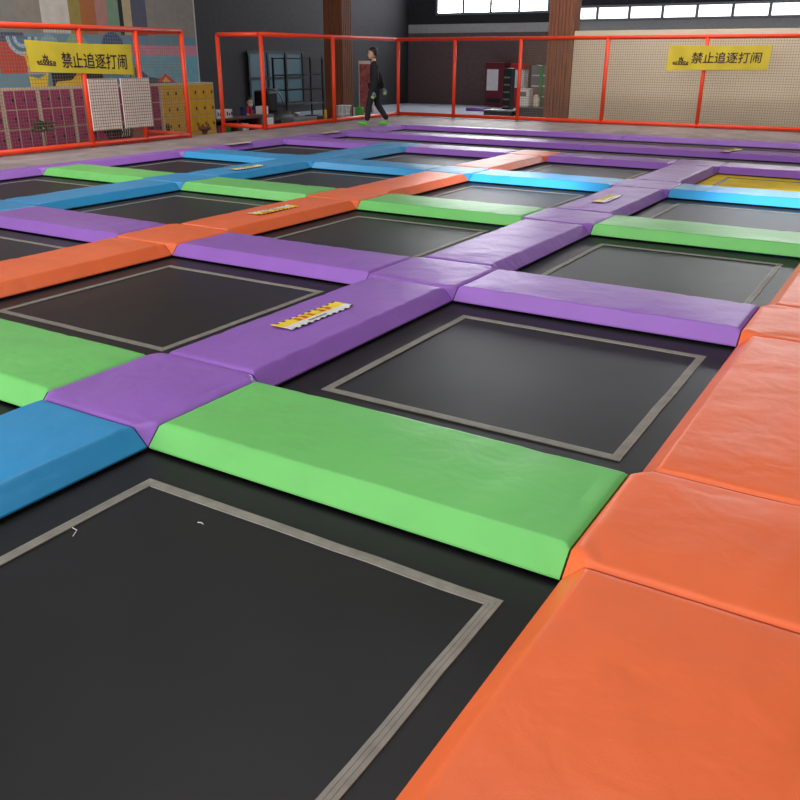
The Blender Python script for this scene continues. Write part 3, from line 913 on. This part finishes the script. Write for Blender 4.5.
# masked attendant seated behind the counter
def attendant():
    fwd = Vector((.9, -.43, 0)).normalized(); side = Vector((-fwd.y, fwd.x, 0))
    root = thing('person', 'seated person in navy and red jacket with white face mask behind the counter', 'person', (-16.6, 18.95, F))
    def P(f, s, z): return fwd*f + side*s + Vector((0, 0, z))
    V = [P(0, 0, .5), P(.02, 0, .72), P(.05, 0, .88), P(.08, 0, .95), P(.05, .17, .84), P(.16, .24, .72), P(.36, .14, .72),
         P(.05, -.17, .84), P(.16, -.24, .72), P(.36, -.14, .72), P(.02, .09, .5), P(.4, .12, .5), P(.4, .12, .07), P(.02, -.09, .5), P(.4, -.12, .5), P(.4, -.12, .07), P(.52, .12, .04), P(.52, -.12, .04)]
    E = [(0, 1), (1, 2), (2, 3), (2, 4), (4, 5), (5, 6), (2, 7), (7, 8), (8, 9), (0, 10), (10, 11), (11, 12), (0, 13), (13, 14), (14, 15), (12, 16), (15, 17)]
    R = [(.14, .11), (.15, .11), .06, .05, .06, .05, .035, .06, .05, .035, .085, .06, .04, .085, .06, .04, .035, .035]
    body = skin('body', V, E, R, M_SKIN, root)
    hd = head(root, P(.12, 0, 1.05), fwd, mask=True); join_into(body, hd['bm'])
    hair_cap(root, hd)
    basis = (side, fwd, Vector((0, 0, 1)))
    L = hd['L']; bm = bmesh.new(); ell(bm, L(0, .06, -.07), .062, .05, .048, basis, 16); obj('face_mask', bm, M_PAPER, root)
    bm = bmesh.new()
    for sx in (-1, 1): ell(bm, L(sx*.03, .088, .002), .009, .006, .006, basis, 8)
    obj('eyes', bm, M_HAIR, root)
    skin('jacket', [P(0, 0, .5), P(.02, 0, .72), P(.05, 0, .87), P(.05, .18, .84), P(.16, .25, .72), P(.32, .16, .72), P(.05, -.18, .84), P(.16, -.25, .72), P(.32, -.16, .72)],
         [(0, 1), (1, 2), (2, 3), (3, 4), (4, 5), (2, 6), (6, 7), (7, 8)], [(.16, .13), (.175, .13), .09, .085, .065, .05, .085, .065, .05], M_NAVY, root)
    skin('red_vest', [P(.05, .05, .58), P(.09, .06, .75), P(.09, .09, .9), P(.09, -.09, .9), P(.09, -.06, .75), P(.05, -.05, .58)],
         [(0, 1), (1, 2), (2, 3), (3, 4), (4, 5)], [.09, .1, .075, .075, .1, .09], M_RED, root, 2)
    skin('trousers', [P(0, 0, .48), P(.02, .09, .5), P(.4, .12, .5), P(.4, .12, .1), P(.02, -.09, .5), P(.4, -.12, .5), P(.4, -.12, .1)],
         [(0, 1), (1, 2), (2, 3), (0, 4), (4, 5), (5, 6)], [(.15, .12), .1, .075, .055, .1, .075, .055], M_CLOTH_BLK, root)
    for w, e in ((V[6], V[5]), (V[9], V[8])):
        hand(None, w, w-e, Vector((0, 0, 1)), 'hand', M_SKIN, root)
    st = thing('stool', 'black stool under the person behind the counter', 'stool', (-16.62, 18.96, F))
    bm = bmesh.new(); lathe(bm, [(.16, .25), (.19, .26), (.19, .295), (.17, .305)], 20); obj('seat', bm, M_BLACK, st)
    for k in range(4):
        a = PI/4+k*PI/2; bm = bmesh.new(); tube(bm, [(.12*math.cos(a), .12*math.sin(a), .25), (.17*math.cos(a), .17*math.sin(a), 0)], .015, 8); obj('leg', bm, M_BLACK, st)
attendant()

# black ride-on car, grey bench, shelving, column and basket on the far left
root = thing('ride_car', 'black ride-on car with white headlight behind the corner post', 'car', (-17.15, 20.85, F))
bm = bmesh.new()
sec = [(-.75, .25, .55), (-.6, .2, .68), (-.2, .16, .72), (.15, .16, .7), (.55, .2, .62), (.78, .28, .5)]
rings = []
for y, z0, z1 in sec:
    w = .42 - .12*abs(y)
    rings.append([bm.verts.new(p) for p in ((-w, y, z0), (w, y, z0), (w+.02, y, (z0+z1)/2), (w-.06, y, z1), (-w+.06, y, z1), (-w-.02, y, (z0+z1)/2))])
for a, b in zip(rings, rings[1:]):
    for k in range(6): bm.faces.new((a[k], a[(k+1) % 6], b[(k+1) % 6], b[k])).smooth = True
bm.faces.new(rings[0]); bm.faces.new(list(reversed(rings[-1])))
bmesh.ops.recalc_face_normals(bm, faces=list(bm.faces))
obj('car_body', bm, M_BLACK, root)
bm = bmesh.new()
for sx in (-.3, .3): tube(bm, [(sx, .1, .68), (sx, -.1, 1.1), (sx*.9, -.25, 1.32)], .022, 8)
tube(bm, [(-.27, -.25, 1.32), (.27, -.25, 1.32)], .022, 8)
obj('windscreen_frame', bm, M_METAL, root)
bm = bmesh.new(); box(bm, -.29, .29, -.7, -.24, .68, 1.3, bev=.08, seg=3); obj('cabin', bm, M_BLACK, root)
for sx in (-.25, .3):
    bm = bmesh.new(); ell(bm, (sx, .66, .6), .07, .09, .05, (Vector((1, 0, 0)), Vector((0, 1, 0)), Vector((0, 0, 1))), 12); obj('headlight', bm, M_PAPER, root)
for sx in (-.36, .36):
    for sy in (-.5, .5):
        bm = bmesh.new(); tube(bm, [(sx-.05, sy, .17), (sx+.05, sy, .17)], .17, 18); obj('wheel', bm, M_BLACK, root)

root = thing('grey_bench', 'low grey bench with black end behind the left fence', 'bench', (-16.1, 20.8, F))
bm = bmesh.new(); box(bm, -.25, .25, -.75, .35, .36, .58, bev=.03, seg=3); obj('seat', bm, M_GREY, root)
bm = bmesh.new(); box(bm, -.24, .24, .36, .72, .36, .6, bev=.03, seg=3); obj('end_cushion', bm, M_BLACK, root)
for sy in (-.65, .62):
    bm = bmesh.new(); box(bm, -.2, .2, sy-.04, sy+.04, 0, .36); obj('leg', bm, M_BLACK, root)

root = thing('metal_shelving', 'black metal shelving rack left of the brown wooden column', 'shelf', (-18.4, 23.6, F))
for sx in (-.25, .25):
    for sy in (-1.0, 1.0):
        bm = bmesh.new(); box(bm, sx-.025, sx+.025, sy-.025, sy+.025, 0, 2.2); obj('upright', bm, M_BLACK, root)
for z in (.3, .75, 1.2, 1.65, 2.15):
    bm = bmesh.new(); box(bm, -.27, .27, -1.0, 1.0, z, z+.03); obj('shelf', bm, M_METAL if z == .75 else M_BLACK, root)

def column(label, x0, x1, y0, y1, z1):
    bm = bmesh.new(); box(bm, x0, x1, y0, y1, 0, z1)
    n = max(3, int((x1-x0)/.09))
    for k in range(n):                         # vertical battens
        a = x0+(x1-x0)*k/n; b = a+(x1-x0)/n*.7
        box(bm, a, b, y0-.02, y0+.001, 0, z1)
    m = max(2, int((y1-y0)/.09))
    for k in range(m):
        a = y0+(y1-y0)*k/m; b = a+(y1-y0)/m*.7
        box(bm, x1-.001, x1+.02, a, b, 0, z1)
    cx, cy = (x0+x1)/2, (y0+y1)/2
    bmesh.ops.translate(bm, verts=list(bm.verts), vec=(-cx, -cy, 0))
    o = obj('wooden_column', bm, M_WOOD, loc=(cx, cy, F)); tag(o, label, 'column', 'wooden columns')
column('brown slatted wooden column beside the beige wall', -8.98, -8.33, 21.95, 22.4, 4.2)
column('brown slatted wooden column behind the white basket on the far left', -17.6, -16.9, 24.0, 24.6, 4.2)

bm = bmesh.new(); lathe(bm, [(.05, 0), (.05, .6), (.04, .62)], 16)
o = obj('yellow_bollard', bm, M_YELPOST, loc=(-17.2, 23.4, F)); tag(o, 'short yellow bollard beside the wooden column', 'bollard')

root = thing('wire_basket', 'white wire basket on legs in front of the left wooden column', 'basket', (-16.1, 22.9, F))
bm = bmesh.new()
w, d, z0, z1 = .16, .16, .3, .8
for k in range(7):
    a = -w+2*w*k/6
    for sy in (-d, d): tube(bm, [(a, sy, z0), (a, sy, z1)], .012, 6)
for k in range(5):
    a = -d+2*d*k/4
    for sx in (-w, w): tube(bm, [(sx, a, z0), (sx, a, z1)], .012, 6)
for z in (z0, (z0+z1)/2, z1):
    for sy in (-d, d): tube(bm, [(-w, sy, z), (w, sy, z)], .014, 6)
    for sx in (-w, w): tube(bm, [(sx, -d, z), (sx, d, z)], .014, 6)
obj('wires', bm, M_PAPER, root)
for sx in (-w, w):
    for sy in (-d, d):
        bm = bmesh.new(); tube(bm, [(sx, sy, 0), (sx, sy, z0)], .016, 8); obj('leg', bm, M_PAPER, root)
root = thing('green_bag', 'bright green bag on a low crate beside the wire basket', 'bag', (-15.78, 23.3, F+.45))
bm = bmesh.new(); box(bm, -.13, .13, -.1, .1, 0, .3, bev=.05, seg=3); obj('body', bm, M_GREENBAG, root)
bm = bmesh.new(); tube(bm, [(-.06, 0, .29), (-.05, 0, .38), (.05, 0, .38), (.06, 0, .29)], .01, 8); obj('handle', bm, M_GREENBAG, root)
bm = bmesh.new(); box(bm, -.2, .2, -.16, .16, 0, .45, bev=.01)
o = obj('crate', bm, M_GREY, loc=(-15.78, 23.3, F)); tag(o, 'grey crate carrying the green bag', 'crate')
root = thing('patterned_screen', 'pale standing screen with red pattern behind the walking person', 'screen', (-16.9, 25.4, F))
bm = bmesh.new(); box(bm, -.3, .3, -.03, .03, 0, 2.1, bev=.01); obj('panel', bm, M_WHITE, root)
nt_ = mat('screen_red', (164, 88, 88), rough=.6, var=.5, nscale=9)
bm = bmesh.new(); box(bm, -.25, .25, -.036, -.028, .45, 2.0); obj('printed_pattern', bm, nt_, root)

# ------------------------------------------------------------------ beyond the far fence
root = thing('vending_machine', 'dark red vending machine with white screen against the brown back wall', 'vending machine', (-18.6, 39.4, F))
bm = bmesh.new(); box(bm, -.5, .5, -.35, .35, .05, 2.0, bev=.02); obj('cabinet', bm, mat('vending_red', (112, 30, 44), rough=.4), root)
bm = bmesh.new(); box(bm, -.4, .2, -.36, -.34, .75, 1.7, bev=.004); obj('screen', bm, M_PAPER, root)
bm = bmesh.new(); box(bm, -.35, .35, -.37, -.34, .2, .4); obj('hatch', bm, M_BLACK, root)
root = thing('claw_machine', 'red and white narrow machine beside the dark red vending machine', 'machine', (-17.4, 39.3, F))
bm = bmesh.new(); box(bm, -.35, .35, -.3, .3, 0, .9, bev=.02); obj('base', bm, M_RED, root)
bm = bmesh.new(); box(bm, -.33, .33, -.28, .28, .9, 1.7, bev=.02); obj('case', bm, M_PAPER, root)
bm = bmesh.new(); box(bm, -.35, .35, -.3, .3, 1.7, 1.95, bev=.02); obj('top', bm, M_RED, root)

root = thing('dark_counter', 'lower dark green counter beyond the far fence', 'counter', (-11.25, 24.3, F), group='dark counters beyond the far fence')
bm = bmesh.new(); box(bm, -.52, .4, -.25, .25, 0, .72, bev=.01); obj('front', bm, M_DKGREEN, root)
bm = bmesh.new(); box(bm, -.55, .43, -.28, .28, .72, .76, bev=.006); obj('top', bm, M_GREY, root)
root = thing('dark_counter', 'taller dark green counter beside the brown column', 'counter', (-10.2, 24.3, F), group='dark counters beyond the far fence')
bm = bmesh.new(); box(bm, -.5, .55, -.25, .25, 0, .84, bev=.01); obj('front', bm, M_DKGREEN, root)
bm = bmesh.new(); box(bm, -.53, .58, -.28, .28, .84, .88, bev=.006); obj('top', bm, M_GREY, root)
root = thing('white_appliance', 'white boxy appliance on the taller dark counter', 'appliance', (-10.55, 24.3, F+.88))
bm = bmesh.new(); box(bm, -.18, .18, -.16, .16, 0, .5, bev=.02); obj('body', bm, M_PAPER, root)
bm = bmesh.new(); box(bm, -.1, .1, -.165, -.155, .28, .4); obj('display', bm, M_GREY, root)
root = thing('drink_bottle', 'pale round-shouldered bottle with red cap on the taller dark counter', 'bottle', (-10.17, 24.25, F+.88))
bm = bmesh.new(); lathe(bm, [(.08, 0), (.1, .03), (.09, .14), (.1, .22), (.06, .3), (.05, .34)], 16); obj('body', bm, M_WHITE, root)
bm = bmesh.new(); lathe(bm, [(.055, .34), (.055, .4), (.04, .41)], 16); obj('cap', bm, M_RED, root)
root = thing('display_fridge', 'dark display shelf with green frame behind the taller dark counter', 'shelf', (-10.1, 25.6, F))
bm = bmesh.new(); box(bm, -.75, .7, -.25, .25, 0, 2.0, bev=.01); obj('cabinet', bm, M_GREY, root)
for z in (.8, 1.1, 1.4, 1.7):
    bm = bmesh.new(); box(bm, -.7, .65, -.28, -.25, z, z+.03); obj('shelf_edge', bm, M_PAPER, root)
bm = bmesh.new(); box(bm, -.45, -.36, -.29, -.24, .5, 2.0); obj('green_post', bm, mat('green_frame', (30, 140, 70), rough=.5), root)
root = thing('magazine_rack', 'narrow black rack with white bands left of the taller dark counter', 'rack', (-12.05, 26.4, F))
bm = bmesh.new(); box(bm, -.14, .14, -.15, .15, 0, 1.9, bev=.01); obj('frame', bm, M_BLACK, root)
for k in range(6):
    bm = bmesh.new(); box(bm, -.1, .1, -.17, -.145, .5+.22*k, .55+.22*k); obj('band', bm, M_GREY, root)
root = thing('foam_roller', 'purple foam roller with dark end lying on the pale floor', 'roller', (-17.6, 35.5, F+.08), .12)
bm = bmesh.new(); tube(bm, [(-.6, 0, 0), (.45, 0, 0)], .075, 16); obj('foam', bm, VIN['purple'], root)
bm = bmesh.new(); tube(bm, [(.45, 0, 0), (.6, 0, 0)], [.08, .07], 16); obj('end_cap', bm, M_BLACK, root)

# ------------------------------------------------------------------ light
W = bpy.data.worlds.new('hall_daylight'); SC.world = W; W.use_nodes = True
bg = W.node_tree.nodes['Background']; bg.inputs[0].default_value = (.96, .98, 1, 1); bg.inputs[1].default_value = .85
def area(name, loc, rot, sx, sy, power, col=(1, 1, 1)):
    l = bpy.data.lights.new(name, 'AREA'); l.shape = 'RECTANGLE'; l.size = sx; l.size_y = sy; l.energy = power; l.color = col
    o = bpy.data.objects.new(name, l); COL.objects.link(o); o.location = loc; o.rotation_euler = rot
    return o
def aim(o, tgt):
    o.rotation_euler = (Vector(tgt)-o.location).to_track_quat('-Z', 'Y').to_euler()
k = area('key_fill_behind_camera', (-7, -8, 3.2), (0, 0, 0), 12, 4, 1300, (1, .985, .96)); aim(k, (-5, 6, .0))  # soft key light added behind the camera to brighten front faces; no entrance there
l2 = area('fill_locker_side', (-11.5, 9.0, 5.5), (0, 0, 0), 2, 6, 250, (1, .97, .93)); aim(l2, (-14, 11, .5))  # added fill, brightens the lockers and left fence; no lamp fitting
l3 = area('fill_far_fence', (-4.5, 19.3, 5.5), (0, 0, 0), 7, .8, 300, (1, .97, .92)); aim(l3, (-4.5, 21.8, .6))  # added fill that lifts the beige wall and far banner; no fixture built

def shaft(loc, tgt, deg, power):
    sp = bpy.data.lights.new('skylight_shaft', 'SPOT'); sp.energy = power; sp.spot_size = math.radians(deg); sp.spot_blend = .8; sp.shadow_soft_size = .3
    so = bpy.data.objects.new('skylight_shaft', sp); COL.objects.link(so); so.location = loc; aim(so, tgt)
shaft((-5.6, -.5, 8.8), (-4.7, 10.9, 0), 10, 19000)
shaft((-2.4, -.5, 8.8), (-1.2, 10.7, 0), 10, 19000)
l4 = area('fill_pad_tops', (-4, 4, 8.8), (0, 0, 0), 9, 9, 420, (1, .98, .95))  # broad overhead fill added to lighten the near pad tops, not a fitting

# ------------------------------------------------------------------ camera
cam = bpy.data.cameras.new('camera'); co = bpy.data.objects.new('camera', cam); COL.objects.link(co)
cam.sensor_width = 36; cam.sensor_fit = 'HORIZONTAL'; cam.lens = 836.25/800*36
cam.clip_start = .05; cam.clip_end = 200
R = Matrix.Rotation(.548357, 3, 'Z') @ Matrix.Rotation(1.182306, 3, 'X') @ Matrix.Rotation(.003184, 3, 'Z')
co.matrix_world = Matrix.Translation((0, 0, 1.6)) @ R.to_4x4()
SC.camera = co
SC.view_settings.view_transform = 'Standard'; SC.view_settings.look = 'None'
SC.view_settings.gamma = 1; SC.view_settings.use_curve_mapping = False
SC.view_settings.exposure = -.14
